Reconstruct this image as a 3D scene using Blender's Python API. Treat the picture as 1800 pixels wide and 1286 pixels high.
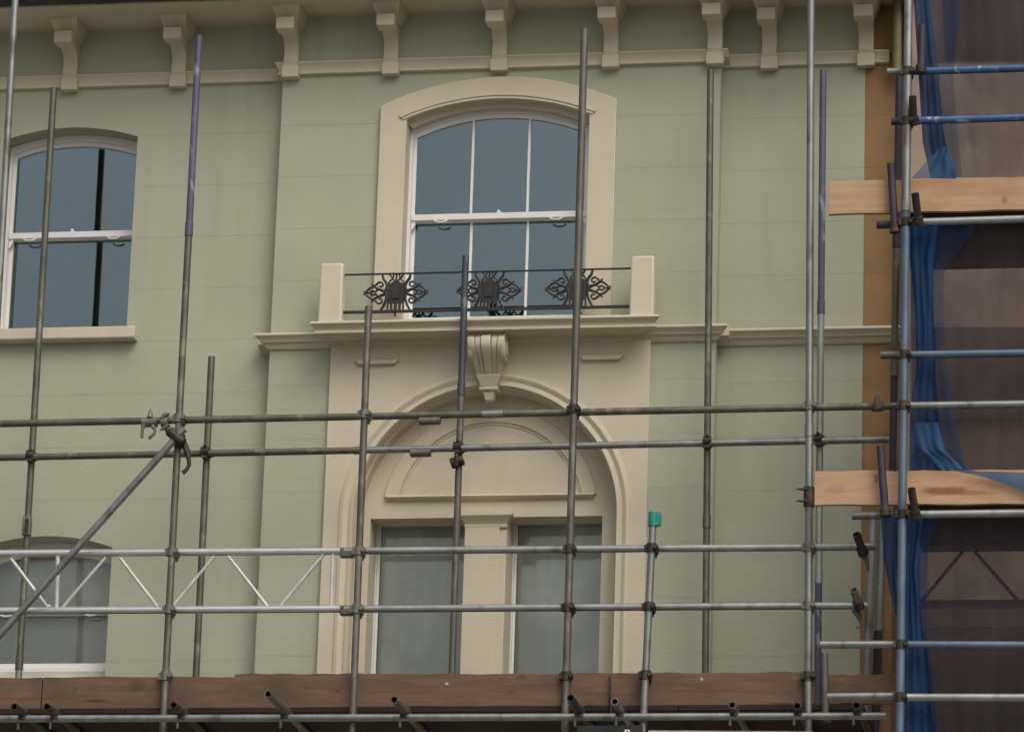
import bpy, bmesh, math, random
from math import sin, cos, tan, radians, pi, sqrt, atan2
from mathutils import Vector, Matrix
random.seed(7)
S = bpy.context.scene
for o in list(bpy.data.objects):
    bpy.data.objects.remove(o)
COL = S.collection

# ------------------------------------------------------------------ camera
FPX, PITCH, YAW, ROLL, DIST = 7800.0, radians(16.5), radians(10.3), radians(1.86), 32.5
cd = Vector((-sin(YAW)*cos(PITCH), cos(YAW)*cos(PITCH), sin(PITCH)))
r0 = Vector((cos(YAW), sin(YAW), 0)); u0 = r0.cross(cd)
cr = r0*cos(ROLL)+u0*sin(ROLL); cu = u0*cos(ROLL)-r0*sin(ROLL)
CP = Vector((0, 0, 1.6+DIST*sin(PITCH)))-cd*DIST
cam = bpy.data.cameras.new('camera'); camo = bpy.data.objects.new('camera', cam); COL.objects.link(camo)
m = Matrix((cr, cu, -cd)).transposed().to_4x4(); m.translation = CP
camo.matrix_world = m
cam.sensor_width = 36; cam.lens = 36*FPX/1800; cam.clip_start = .5; cam.clip_end = 3000
S.camera = camo

def at(px, py, Y):
    """the point of the vertical plane y = Y that the photograph shows at pixel px, py"""
    v = cd*FPX+cr*(px-900)+cu*(643-py)
    return CP+v*((Y-CP.y)/v.y)

# ------------------------------------------------------------------ light
SUN_EL, SUN_AZ = radians(50), radians(145)      # azimuth clockwise from +Y: front, to the right
W = bpy.data.worlds.new('World'); S.world = W; W.use_nodes = True
nt = W.node_tree; bg = nt.nodes['Background']
sky = nt.nodes.new('ShaderNodeTexSky'); sky.sky_type = 'NISHITA'; sky.sun_disc = False
sky.sun_elevation = SUN_EL; sky.sun_rotation = SUN_AZ
sky.air_density = 1.0; sky.dust_density = 6.0; sky.ozone_density = 1.5
hs = nt.nodes.new('ShaderNodeHueSaturation'); hs.inputs['Saturation'].default_value = .38
nt.links.new(sky.outputs[0], hs.inputs['Color'])
wt = nt.nodes.new('ShaderNodeTexCoord'); wm = nt.nodes.new('ShaderNodeMapping'); wm.inputs['Scale'].default_value = (1.6, 1.6, 4)
wn = nt.nodes.new('ShaderNodeTexNoise'); wn.inputs['Scale'].default_value = 1.4; wn.inputs['Detail'].default_value = 6
wr = nt.nodes.new('ShaderNodeMapRange'); wr.inputs[1].default_value = .3; wr.inputs[2].default_value = .7; wr.inputs[3].default_value = .85; wr.inputs[4].default_value = 1.15
wx = nt.nodes.new('ShaderNodeVectorMath'); wx.operation = 'SCALE'
nt.links.new(wt.outputs['Generated'], wm.inputs[0]); nt.links.new(wm.outputs[0], wn.inputs['Vector']); nt.links.new(wn.outputs['Fac'], wr.inputs[0])
nt.links.new(hs.outputs[0], wx.inputs[0]); nt.links.new(wr.outputs[0], wx.inputs['Scale']); nt.links.new(wx.outputs[0], bg.inputs['Color'])
bg.inputs['Strength'].default_value = .125
sl = bpy.data.lights.new('sun', 'SUN'); so = bpy.data.objects.new('sun', sl); COL.objects.link(so)
sl.energy = 1.05; sl.angle = radians(50); sl.color = (1, .97, .91)
sd = Vector((sin(SUN_AZ)*cos(SUN_EL), cos(SUN_AZ)*cos(SUN_EL), sin(SUN_EL)))
so.rotation_euler = (-sd).to_track_quat('-Z', 'Y').to_euler(); so.location = (-10, -20, 30)
S.view_settings.view_transform = 'Standard'; S.view_settings.look = 'None'
S.view_settings.gamma = 1; S.view_settings.exposure = 0.05; S.view_settings.use_curve_mapping = False
S.render.engine = 'CYCLES'
S.cycles.max_bounces = 10; S.cycles.transparent_max_bounces = 24

# ------------------------------------------------------------------ materials
def mat(name, col, rough=.8, metal=0, var=.08, vscale=3.0, bump=.0, bscale=60, spots=None, streak=0, spec=.5):
    mt = bpy.data.materials.new(name); mt.use_nodes = True
    n = mt.node_tree.nodes; l = mt.node_tree.links; b = n['Principled BSDF']
    tc = n.new('ShaderNodeTexCoord'); geo = n.new('ShaderNodeNewGeometry')
    no = n.new('ShaderNodeTexNoise'); no.inputs['Scale'].default_value = vscale; no.inputs['Detail'].default_value = 6
    no.inputs['Roughness'].default_value = .6
    mp = n.new('ShaderNodeMapping'); l.new(geo.outputs['Position'], mp.inputs[0]); l.new(mp.outputs[0], no.inputs['Vector'])
    if streak: mp.inputs['Scale'].default_value = (1, 1, streak)
    rp = n.new('ShaderNodeValToRGB'); rp.color_ramp.elements[0].position = .3; rp.color_ramp.elements[1].position = .7
    rp.color_ramp.elements[0].color = [c*(1-var) for c in col]+[1]; rp.color_ramp.elements[1].color = [min(1, c*(1+var)) for c in col]+[1]
    l.new(no.outputs['Fac'], rp.inputs[0]); out = rp.outputs[0]
    if spots:
        for scol, sscale, lo, hi in spots:
            n2 = n.new('ShaderNodeTexNoise'); n2.inputs['Scale'].default_value = sscale; n2.inputs['Detail'].default_value = 5
            l.new(mp.outputs[0], n2.inputs['Vector'])
            r2 = n.new('ShaderNodeMapRange'); r2.inputs[1].default_value = lo; r2.inputs[2].default_value = hi; l.new(n2.outputs['Fac'], r2.inputs[0])
            mx = n.new('ShaderNodeMix'); mx.data_type = 'RGBA'; l.new(r2.outputs[0], mx.inputs[0]); l.new(out, mx.inputs[6])
            mx.inputs[7].default_value = list(scol)+[1]; out = mx.outputs[2]
    l.new(out, b.inputs['Base Color'])
    b.inputs['Roughness'].default_value = rough; b.inputs['Metallic'].default_value = metal
    b.inputs['Specular IOR Level'].default_value = spec
    if bump:
        n3 = n.new('ShaderNodeTexNoise'); n3.inputs['Scale'].default_value = bscale; n3.inputs['Detail'].default_value = 4
        l.new(mp.outputs[0], n3.inputs['Vector'])
        bp = n.new('ShaderNodeBump'); bp.inputs['Strength'].default_value = bump; bp.inputs['Distance'].default_value = .01
        l.new(n3.outputs['Fac'], bp.inputs['Height']); l.new(bp.outputs[0], b.inputs['Normal'])
    return mt

M = {}
M['wall'] = mat('green_render', (.38, .389, .288), .85, 0, .06, 1.2, .07, 45, [((.395, .39, .30), .5, .5, .75)], spec=.3)
M['trim'] = mat('cream_paint', (.565, .498, .372), .7, 0, .05, 1.6, .06, 50, spec=.35)
M['ochre'] = mat('ochre_render', (.285, .172, .078), .9, 0, .18, 2.5, .2, 40, [((.25, .17, .08), 6, .5, .7)], spec=.2)
M['white'] = mat('white_frame', (.74, .72, .69), .4, 0, .03, 4)
M['gutter'] = mat('gutter_black', (.022, .020, .026), .45, 0, .2, 6)
M['iron'] = mat('wrought_iron', (.016, .015, .014), .55, 0, .3, 20)
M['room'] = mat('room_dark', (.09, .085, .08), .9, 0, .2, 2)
M['blind'] = mat('blind_cloth', (.60, .60, .565), .9, 0, .10, 1.4, .0, 30, [((.78, .78, .75), 1.5, .52, .66)])  # pale blotches paint the milky glass reflections into the cloth colour
M['slate'] = mat('roof_slate', (.06, .06, .07), .7, 0, .3, 5)
M['galv'] = mat('galvanised_tube', (.24, .245, .23), .42, .7, .22, 7, .1, 80, [((.14, .12, .10), 9, .56, .7)], streak=.5)
M['galv2'] = mat('pale_galvanised_tube', (.31, .315, .30), .45, .65, .18, 6, .1, 80, [((.2, .18, .16), 10, .58, .72)], streak=.5)
M['olive'] = mat('weathered_tube', (.12, .12, .088), .5, .55, .3, 8, .15, 70, [((.22, .20, .15), 12, .58, .68)], streak=.6)
M['umber'] = mat('brown_tube', (.125, .112, .094), .5, .5, .25, 8, .15, 70, [((.20, .19, .16), 14, .55, .7)], streak=.4)
M['rust'] = mat('rusty_tube', (.12, .09, .066), .75, .2, .3, 9, .2, 70, [((.20, .15, .11), 10, .5, .7)], streak=.5)
M['purple'] = mat('purple_paint_tube', (.085, .08, .125), .5, .1, .25, 8, .1, 70, [((.27, .27, .28), 14, .58, .66)], streak=.4)
M['slate_blue'] = mat('slate_blue_tube', (.055, .062, .075), .5, .3, .25, 8, .1, 70, [((.16, .16, .15), 14, .58, .66)], streak=.4)
M['plum'] = mat('dark_plum_tube', (.035, .025, .04), .6, .1, .3, 9, .1, 60)
M['blue'] = mat('blue_paint_tube', (.045, .10, .22), .4, .25, .25, 10, .1, 70, [((.30, .34, .38), 16, .57, .64)], streak=.4)
M['blue_grey'] = mat('blue_grey_tube', (.11, .145, .18), .45, .35, .2, 7, .1, 70, [((.08, .12, .2), 9, .5, .65)], streak=.4)
M['alu'] = mat('aluminium', (.62, .62, .60), .33, .75, .1, 9, .05, 60)
M['alu_matt'] = mat('dull_aluminium', (.55, .55, .52), .5, .15, .15, 9, .05, 60)
M['coupler'] = mat('coupler_steel', (.035, .03, .026), .6, .4, .4, 25, .3, 60, [((.10, .06, .035), 18, .52, .66)])
M['coupler_grey'] = mat('coupler_grey', (.16, .155, .13), .55, .4, .3, 25, .3, 60)
M['teal'] = mat('teal_plastic', (.01, .21, .17), .45, 0, .15, 12)
M['sign'] = mat('sign_black', (.012, .011, .012), .5)
M['letter'] = mat('letter_white', (.75, .75, .73), .6)
M['pipe'] = mat('old_pipe', (.17, .14, .055), .6, .1, .3, 6, .2, 40)
M['neighbour'] = mat('brown_render', (.40, .285, .21), .9, 0, .22, .9, .3, 14, [((.20, .165, .15), .8, .45, .65), ((.36, .29, .23), 2.2, .56, .7)])
M['paving'] = mat('paving', (.34, .325, .30), .85, 0, .15, 2, .2, 30)
M['asphalt'] = mat('asphalt', (.055, .055, .056), .9, 0, .2, 8, .4, 90)
M['plaster_pale'] = mat('sill_paint', (.42, .41, .34), .8, 0, .15, 5)
M['plaster_grey'] = mat('grey_board', (.10, .095, .10), .8, 0, .2, 3)

def weather(mt, amt, col):
    n = mt.node_tree.nodes; l = mt.node_tree.links; b = n['Principled BSDF']; src = b.inputs['Base Color'].links[0].from_socket
    g = n.new('ShaderNodeNewGeometry'); mp = n.new('ShaderNodeMapping'); mp.inputs['Scale'].default_value = (5, 5, .35); l.new(g.outputs['Position'], mp.inputs[0])
    no = n.new('ShaderNodeTexNoise'); no.inputs['Scale'].default_value = 1.2; no.inputs['Detail'].default_value = 6; l.new(mp.outputs[0], no.inputs['Vector'])
    big_ = n.new('ShaderNodeTexNoise'); big_.inputs['Scale'].default_value = .55; big_.inputs['Detail'].default_value = 3; l.new(g.outputs['Position'], big_.inputs['Vector'])
    r1 = n.new('ShaderNodeMapRange'); r1.inputs[1].default_value = .48; r1.inputs[2].default_value = .75; l.new(no.outputs['Fac'], r1.inputs[0])
    r2 = n.new('ShaderNodeMapRange'); r2.inputs[1].default_value = .4; r2.inputs[2].default_value = .65; r2.inputs[4].default_value = amt; l.new(big_.outputs['Fac'], r2.inputs[0])
    mu = n.new('ShaderNodeMath'); mu.operation = 'MULTIPLY'; l.new(r1.outputs[0], mu.inputs[0]); l.new(r2.outputs[0], mu.inputs[1])
    mx = n.new('ShaderNodeMix'); mx.data_type = 'RGBA'; l.new(mu.outputs[0], mx.inputs[0]); l.new(src, mx.inputs[6]); mx.inputs[7].default_value = col+(1,); l.new(mx.outputs[2], b.inputs['Base Color'])
    old = b.inputs['Normal'].links[0].from_node if b.inputs['Normal'].links else None
    wv = n.new('ShaderNodeTexNoise'); wv.inputs['Scale'].default_value = 2.6; wv.inputs['Detail'].default_value = 3; l.new(g.outputs['Position'], wv.inputs['Vector'])
    bp = n.new('ShaderNodeBump'); bp.inputs['Strength'].default_value = .35; bp.inputs['Distance'].default_value = .02; l.new(wv.outputs['Fac'], bp.inputs['Height'])
    if old: l.new(old.outputs[0], bp.inputs['Normal'])
    l.new(bp.outputs[0], b.inputs['Normal'])
weather(M['wall'], .5, (.29, .285, .205)); weather(M['trim'], .4, (.43, .36, .26)); weather(M['ochre'], .6, (.17, .115, .06))
def wood(name, col, dark, stain=None, marks=()):
    mt = bpy.data.materials.new(name); mt.use_nodes = True
    n = mt.node_tree.nodes; l = mt.node_tree.links; b = n['Principled BSDF']
    g = n.new('ShaderNodeNewGeometry'); mp = n.new('ShaderNodeMapping'); mp.inputs['Scale'].default_value = (.9, 9, 13)
    l.new(g.outputs['Position'], mp.inputs[0])
    no = n.new('ShaderNodeTexNoise'); no.inputs['Scale'].default_value = 2.2; no.inputs['Detail'].default_value = 7; no.inputs['Distortion'].default_value = .7
    l.new(mp.outputs[0], no.inputs['Vector'])
    rp = n.new('ShaderNodeValToRGB'); rp.color_ramp.elements[0].position = .32; rp.color_ramp.elements[1].position = .66
    rp.color_ramp.elements[0].color = dark+(1,); rp.color_ramp.elements[1].color = col+(1,)
    l.new(no.outputs['Fac'], rp.inputs[0]); out = rp.outputs[0]
    n2 = n.new('ShaderNodeTexNoise'); n2.inputs['Scale'].default_value = 1.9; n2.inputs['Detail'].default_value = 5
    m2 = n.new('ShaderNodeMapping'); m2.inputs['Scale'].default_value = (1, 1, 2.2); l.new(g.outputs['Position'], m2.inputs[0]); l.new(m2.outputs[0], n2.inputs['Vector'])
    r2 = n.new('ShaderNodeMapRange'); r2.inputs[1].default_value = .5; r2.inputs[2].default_value = .68; r2.inputs[4].default_value = .75
    l.new(n2.outputs['Fac'], r2.inputs[0])
    mx = n.new('ShaderNodeMix'); mx.data_type = 'RGBA'; l.new(r2.outputs[0], mx.inputs[0]); l.new(out, mx.inputs[6])
    mx.inputs[7].default_value = (stain or tuple(c*.55 for c in dark))+(1,)
    out = mx.outputs[2]
    for (px, py, Y, rx, rz, mc, ms) in marks:                   # knots and stains with a shape of their own
        c = at(px, py, Y); mk = n.new('ShaderNodeMapping'); mk.inputs['Location'].default_value = (-c.x/rx, 0, -c.z/rz); mk.inputs['Scale'].default_value = (1/rx, 0, 1/rz)
        ad = n.new('ShaderNodeVectorMath'); ad.operation = 'MULTIPLY_ADD'; wn = n.new('ShaderNodeTexNoise'); wn.inputs['Scale'].default_value = 9
        l.new(g.outputs['Position'], wn.inputs['Vector']); l.new(wn.outputs['Color'], ad.inputs[0]); ad.inputs[1].default_value = (1.3, 0, 1.0); l.new(mk.outputs[0], ad.inputs[2]); l.new(g.outputs['Position'], mk.inputs[0])
        sb = n.new('ShaderNodeVectorMath'); sb.operation = 'SUBTRACT'; l.new(ad.outputs[0], sb.inputs[0]); sb.inputs[1].default_value = (.65, 0, .5)
        ln = n.new('ShaderNodeVectorMath'); ln.operation = 'LENGTH'; l.new(sb.outputs[0], ln.inputs[0])
        rr = n.new('ShaderNodeMapRange'); rr.inputs[1].default_value = .55; rr.inputs[2].default_value = 1.1; rr.inputs[3].default_value = ms; rr.inputs[4].default_value = 0; l.new(ln.outputs['Value'], rr.inputs[0])
        m3 = n.new('ShaderNodeMix'); m3.data_type = 'RGBA'; l.new(rr.outputs[0], m3.inputs[0]); l.new(out, m3.inputs[6]); m3.inputs[7].default_value = mc+(1,); out = m3.outputs[2]
    l.new(out, b.inputs['Base Color']); b.inputs['Roughness'].default_value = .85; b.inputs['Specular IOR Level'].default_value = .25
    bp = n.new('ShaderNodeBump'); bp.inputs['Strength'].default_value = .25; bp.inputs['Distance'].default_value = .004
    l.new(no.outputs['Fac'], bp.inputs['Height']); l.new(bp.outputs[0], b.inputs['Normal'])
    return mt
M['toe'] = wood('weathered_board', (.165, .104, .068), (.12, .075, .05), (.08, .055, .038), [(240, 1205, -1.57, .07, .06, (.07, .04, .025), .6), (168, 1231, -1.57, .10, .012, (.05, .03, .018), .8), (130, 1212, -1.57, .03, .01, (.06, .04, .025), .7), (478, 1205, -1.57, .06, .06, (.09, .07, .04), .6), (918, 1190, -1.57, .04, .02, (.07, .045, .03), .6), (900, 1217, -1.57, .03, .012, (.08, .05, .035), .6), (593, 1214, -1.57, .02, .012, (.07, .045, .03), .7), (785, 1201, -1.57, .014, .01, (.5, .46, .4), .9), (1233, 1193, -1.57, .012, .014, (.45, .4, .34), .8), (1060, 1222, -1.57, .05, .03, (.10, .06, .045), .5), (300, 1215, -1.57, .05, .12, (.085, .06, .045), .5), (1375, 1236, -1.57, .1, .012, (.06, .035, .025), .7)])
M['fresh'] = wood('fresh_board', (.50, .32, .19), (.42, .255, .15), (.36, .19, .10), [(1660, 862, -1.91, .16, .035, (.20, .065, .022), .8), (1700, 866, -1.91, .22, .02, (.27, .11, .04), .6), (1540, 842, -1.91, .02, .03, (.2, .1, .05), .7), (1765, 352, -1.91, .02, .035, (.22, .12, .06), .6), (1470, 860, -1.91, .08, .04, (.34, .2, .11), .5)])
M['deck'] = wood('shaded_board', (.036, .02, .018), (.024, .014, .012))  # near-black: the shade under the platforms is put into the board colour

def glass(name, ior, tint, gl=(.84, .98, 1)):
    mt = bpy.data.materials.new(name); mt.use_nodes = True
    n = mt.node_tree.nodes; l = mt.node_tree.links; n.remove(n['Principled BSDF']); o = n['Material Output']
    t = n.new('ShaderNodeBsdfTransparent'); t.inputs[0].default_value = tint+(1,)
    g = n.new('ShaderNodeBsdfGlossy'); g.inputs['Roughness'].default_value = .015; g.inputs[0].default_value = gl+(1,)
    f = n.new('ShaderNodeFresnel'); f.inputs[0].default_value = ior
    geo = n.new('ShaderNodeNewGeometry'); no = n.new('ShaderNodeTexNoise'); no.inputs['Scale'].default_value = 1.3
    l.new(geo.outputs['Position'], no.inputs['Vector'])
    bp = n.new('ShaderNodeBump'); bp.inputs['Strength'].default_value = .02; bp.inputs['Distance'].default_value = .02
    l.new(no.outputs['Fac'], bp.inputs['Height']); l.new(bp.outputs[0], g.inputs['Normal'])
    x = n.new('ShaderNodeMixShader'); l.new(f.outputs[0], x.inputs[0]); l.new(t.outputs[0], x.inputs[1]); l.new(g.outputs[0], x.inputs[2])
    l.new(x.outputs[0], o.inputs[0]); return mt
M['glass'] = glass('window_glass', 2.15, (.8, .87, .88)); M['glass_clear'] = glass('clear_glass', 1.55, (.93, .94, .92), (.96, 1, .97))

def net(name, col, dens, fold=0.2):
    mt = bpy.data.materials.new(name); mt.use_nodes = True
    n = mt.node_tree.nodes; l = mt.node_tree.links; b = n['Principled BSDF']; o = n['Material Output']
    g = n.new('ShaderNodeNewGeometry'); mp = n.new('ShaderNodeMapping'); mp.inputs['Scale'].default_value = (2.2, 2.2, .6); l.new(g.outputs['Position'], mp.inputs[0])
    no = n.new('ShaderNodeTexNoise'); no.inputs['Scale'].default_value = 1.6; no.inputs['Detail'].default_value = 5; no.inputs['Distortion'].default_value = .8
    l.new(mp.outputs[0], no.inputs['Vector'])
    r = n.new('ShaderNodeMapRange'); r.inputs[1].default_value = .3; r.inputs[2].default_value = .7
    r.inputs[3].default_value = max(0, dens-fold); r.inputs[4].default_value = min(1, dens+fold); l.new(no.outputs['Fac'], r.inputs[0])
    b.inputs['Base Color'].default_value = col+(1,); b.inputs['Roughness'].default_value = .7; b.inputs['Specular IOR Level'].default_value = .2
    tr = n.new('ShaderNodeBsdfTranslucent'); tr.inputs[0].default_value = col+(1,)
    m1 = n.new('ShaderNodeMixShader'); m1.inputs[0].default_value = .3; l.new(b.outputs[0], m1.inputs[1]); l.new(tr.outputs[0], m1.inputs[2])
    t = n.new('ShaderNodeBsdfTransparent')
    x = n.new('ShaderNodeMixShader'); l.new(r.outputs[0], x.inputs[0]); l.new(t.outputs[0], x.inputs[1]); l.new(m1.outputs[0], x.inputs[2])
    l.new(x.outputs[0], o.inputs[0]); return mt
M['net'] = net('dark_net', (.052, .04, .043), .58, .1)
M['net_tint'] = net('thin_blue_net', (.012, .045, .12), .42, .2)
M['net_flap'] = net('bright_blue_net', (.05, .15, .28), .82, .14)
M['net_blue'] = net('blue_net', (.011, .052, .14), .86, .14)
M['net_pale'] = net('pale_blue_net', (.055, .15, .29), .66, .2)

# ------------------------------------------------------------------ mesh tools
ORG = {}
class MB:
    def __init__(s): s.v = []; s.f = []
    def quad_strip(s, a, b, closed=False):
        k = len(a); i = len(s.v); s.v += [tuple(p) for p in a]+[tuple(p) for p in b]
        for j in range(k if closed else k-1):
            q = (j+1) % k; s.f.append((i+j, i+q, i+k+q, i+k+j))
    def poly(s, pts): i = len(s.v); s.v += [tuple(p) for p in pts]; s.f.append(tuple(range(i, i+len(pts))))
    def box(s, x0, x1, y0, y1, z0, z1):
        i = len(s.v); s.v += [(x, y, z) for z in (z0, z1) for y in (y0, y1) for x in (x0, x1)]
        s.f += [tuple(i+k for k in f) for f in ((0, 2, 3, 1), (4, 5, 7, 6), (0, 1, 5, 4), (2, 6, 7, 3), (0, 4, 6, 2), (1, 3, 7, 5))]
        return s
    def prism(s, pts, y0, y1):                       # polygon in x,z pulled along y
        a = [(x, y0, z) for x, z in pts]; b = [(x, y1, z) for x, z in pts]
        s.quad_strip(a, b, True); s.poly(a); s.poly(b[::-1]); return s
    def run(s, prof, x0, x1, mitre0=0, mitre1=0, yb=0):  # profile in y,z pulled along x, ends mitred by its projection
        a = [(x0-mitre0*(yb-y), y, z) for y, z in prof]; b = [(x1+mitre1*(yb-y), y, z) for y, z in prof]
        s.quad_strip(a, b, True); s.poly(a[::-1]); s.poly(b); return s
    def ring(s, outer, inner, y0, y1, closed=True):   # between two x,z outlines with the same point count
        def P(l, y): return [(x, y, z) for x, z in l]
        s.quad_strip(P(outer, y0), P(inner, y0), closed); s.quad_strip(P(inner, y0), P(inner, y1), closed)
        s.quad_strip(P(inner, y1), P(outer, y1), closed); s.quad_strip(P(outer, y1), P(outer, y0), closed)
        if not closed:
            for k in (0, -1): s.poly([(outer[k][0], y0, outer[k][1]), (inner[k][0], y0, inner[k][1]), (inner[k][0], y1, inner[k][1]), (outer[k][0], y1, outer[k][1])])
        return s
    def tube(s, p, q, r=.026, n=14, hollow=True, r2=None):
        p = Vector(p); q = Vector(q); d = (q-p).normalized(); r2 = r2 or r
        a = d.orthogonal().normalized(); b = d.cross(a)
        def c(o, rr): return [o+(a*cos(2*pi*k/n)+b*sin(2*pi*k/n))*rr for k in range(n)]
        s.quad_strip(c(p, r), c(q, r2), True)
        for o, sg, rr in ((p, 1, r), (q, -1, r2)):
            if hollow:
                i = c(o, rr*.78); dp = c(o+d*sg*min(.12, (q-p).length*.4), rr*.78)
                s.quad_strip(c(o, rr), i, True); s.quad_strip(i, dp, True); s.poly(dp)
            else: s.poly(c(o, rr))
        return s
    def path(s, pts, r, n=6):
        pts = [Vector(p) for p in pts]; rs = r if isinstance(r, (list, tuple)) else [r]*len(pts); prev = None
        for k, p in enumerate(pts):
            d = (pts[min(k+1, len(pts)-1)]-pts[max(k-1, 0)]).normalized()
            a = Vector((0, 1, 0)); a = (a-d*a.dot(d)); a = a.normalized() if a.length > .1 else d.orthogonal().normalized(); b = d.cross(a)
            c = [p+(a*cos(2*pi*j/n)+b*sin(2*pi*j/n))*rs[k] for j in range(n)]
            if prev: s.quad_strip(prev, c, True)
            else: s.poly(c)
            prev = c
        s.poly(prev); return s
    def build(s, name, material, parent=None, bevel=0, smooth=40, origin=None, kind=None):
        vs = [Vector(v) for v in s.v]
        if origin is None:
            if parent is not None: origin = ORG[parent.name]
            else:
                lo = min(v.z for v in vs); origin = Vector((sum(v.x for v in vs)/len(vs), sum(v.y for v in vs)/len(vs), lo))
        origin = Vector(origin)
        me = bpy.data.meshes.new(name); me.from_pydata([v-origin for v in vs], [], s.f)
        bm = bmesh.new(); bm.from_mesh(me); bmesh.ops.remove_doubles(bm, verts=bm.verts, dist=1e-5)
        bmesh.ops.recalc_face_normals(bm, faces=bm.faces); bm.to_mesh(me); bm.free()
        me.polygons.foreach_set('use_smooth', [True]*len(me.polygons)); me.set_sharp_from_angle(angle=radians(smooth))
        me.materials.append(M[material]); o = bpy.data.objects.new(name, me); COL.objects.link(o)
        if parent is not None: o.parent = parent; o.location = origin-ORG[parent.name]
        else: o.location = origin
        ORG[o.name] = origin
        if bevel:
            b = o.modifiers.new('bevel', 'BEVEL'); b.width = bevel; b.segments = 2; b.limit_method = 'ANGLE'; b.angle_limit = radians(35)
        if kind: o['kind'] = kind
        return o
def tag(o, label, cat, group=None):
    o['label'] = label; o['category'] = cat
    if group: o['group'] = group
    return o
def thing(name, loc, label, cat, group=None):
    o = bpy.data.objects.new(name, None); o.empty_display_size = .2; COL.objects.link(o); o.location = loc; ORG[o.name] = Vector(loc)
    return tag(o, label, cat, group)
def share(src, name, parent, loc, rot=None):
    o = bpy.data.objects.new(name, src if isinstance(src, bpy.types.Mesh) else src.data); COL.objects.link(o); o.parent = parent
    o.location = Vector(loc)-ORG[parent.name]; ORG[o.name] = Vector(loc)
    if rot is not None: o.rotation_euler = rot
    return o

# ------------------------------------------------------------------ ground
MB().box(-60, 60, -80, 30, -.3, 0).build('ground', 'paving', kind='structure')
MB().box(-60, 60, -14, -5, .004, .008).build('road', 'asphalt', kind='structure')

# ------------------------------------------------------------------ the house
XC, XL, XR, YR = -.163, -1.825, 1.50, .13
WL, WR = -6.5, 2.86                       # ends of the facade
ZS = 13.61                                # soffit
house = thing('house', (XC, 0, 0), 'pale green rendered house front with cream mouldings behind the scaffold tubes', 'house')

def arch(x0, x1, z0, zs, rise, n=24):      # opening outline, counter-clockwise from bottom left
    c = (x0+x1)/2; h = (x1-x0)/2; R = (h*h+rise*rise)/(2*rise); zc = zs+rise-R; a0 = math.asin(min(1, h/R))
    if rise > h-1e-4: a0 = pi/2; R = h; zc = zs
    top = [(c+R*sin(a0-2*a0*k/n), zc+R*cos(a0-2*a0*k/n)) for k in range(n+1)]
    return [(x0, z0), (x1, z0)]+top
def arch_z(x, x0, x1, zs, rise):
    c = (x0+x1)/2; h = (x1-x0)/2; R = (h*h+rise*rise)/(2*rise); return zs+rise-R+sqrt(max(0, R*R-(x-c)**2))

UW = dict(x0=XC-.69, x1=XC+.69, z0=11.195, zs=12.755, rise=.145)      # upper middle opening
LA_R = .985; LA_Z = 9.70                                             # big lower arch: inner radius, springing
LW = dict(x0=-4.012, x1=-2.966, z0=11.21, zs=12.742, rise=.088)
LLW = dict(x0=-4.012, x1=-2.978, z0=8.64, zs=9.532, rise=.092)
JOINTS = [12.745-.4075*k for k in range(-3, 32)]

def sheet(outer, holes, y):
    bm = bmesh.new(); es = []
    for loop in [outer]+holes:
        vs = [bm.verts.new((x, y, z)) for x, z in loop]
        es += [bm.edges.new((vs[k], vs[(k+1) % len(vs)])) for k in range(len(vs))]
    bmesh.ops.triangle_fill(bm, use_beauty=True, use_dissolve=False, edges=es)
    return bm
def courses(outer, holes, y, material, parent):
    """one sheet of render scored into courses: each course is its own piece, the joints are real gaps"""
    zlo = min(p[1] for p in outer); zhi = max(p[1] for p in outer)
    back = sheet(outer, holes, y+.0032); me = bpy.data.meshes.new('wall'); back.to_mesh(me); back.free()
    me.materials.append(M[material]); o = bpy.data.objects.new('wall', me); COL.objects.link(o); o.parent = parent; o.location = -ORG[parent.name]; ORG[o.name] = Vector((0, 0, 0))
    lv = [zhi]+[j for j in JOINTS if zlo+.05 < j < zhi-.05]+[zlo]
    for hi, lo in zip(lv, lv[1:]):
        bm = sheet(outer, holes, y)
        for z, up in ((hi-(.0006 if hi != zhi else 0), 1), (lo+(.0006 if lo != zlo else 0), -1)):
            bmesh.ops.bisect_plane(bm, geom=bm.verts[:]+bm.edges[:]+bm.faces[:], dist=1e-6, plane_co=(0, 0, z), plane_no=(0, 0, up), clear_outer=True)
        if not bm.faces: bm.free(); continue
        ex = bmesh.ops.extrude_face_region(bm, geom=bm.faces[:])
        for v in ex['geom']:
            if isinstance(v, bmesh.types.BMVert): v.co.y += .0028
        bmesh.ops.recalc_face_normals(bm, faces=bm.faces)
        seen = set(); isl = []                                # a course cut in two by a window is two pieces
        for f0 in bm.faces:
            if f0 in seen: continue
            st_ = [f0]; grp = set()
            while st_:
                f = st_.pop()
                if f in grp: continue
                grp.add(f); st_ += [g for e in f.edges for g in e.link_faces if g not in grp]
            seen |= grp; isl.append(grp)
        for grp in isl:
            vid = {}; fs = []
            for f in grp: fs.append([vid.setdefault(v, len(vid)) for v in f.verts])
            c = bpy.data.meshes.new('render_course'); c.from_pydata([v.co[:] for v in vid], [], fs); c.materials.append(M[material])
            q = bpy.data.objects.new('render_course', c); COL.objects.link(q); q.parent = o; q.location = (0, 0, 0)
        bm.free()
rect = lambda x0, x1, z0, z1: [(x0, z0), (x1, z0), (x1, z1), (x0, z1)]
big = lambda r, zb=8.0: [(XC-r, zb), (XC+r, zb)]+[(XC+r*cos(pi*k/40), LA_Z+r*sin(pi*k/40)) for k in range(41)]
oarch = lambda w: arch(w['x0'], w['x1'], w['z0'], w['zs'], w['rise'])
courses(rect(XL, XR, .0, ZS), [oarch(UW), big(LA_R+.02)], 0, 'wall', house)
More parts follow.
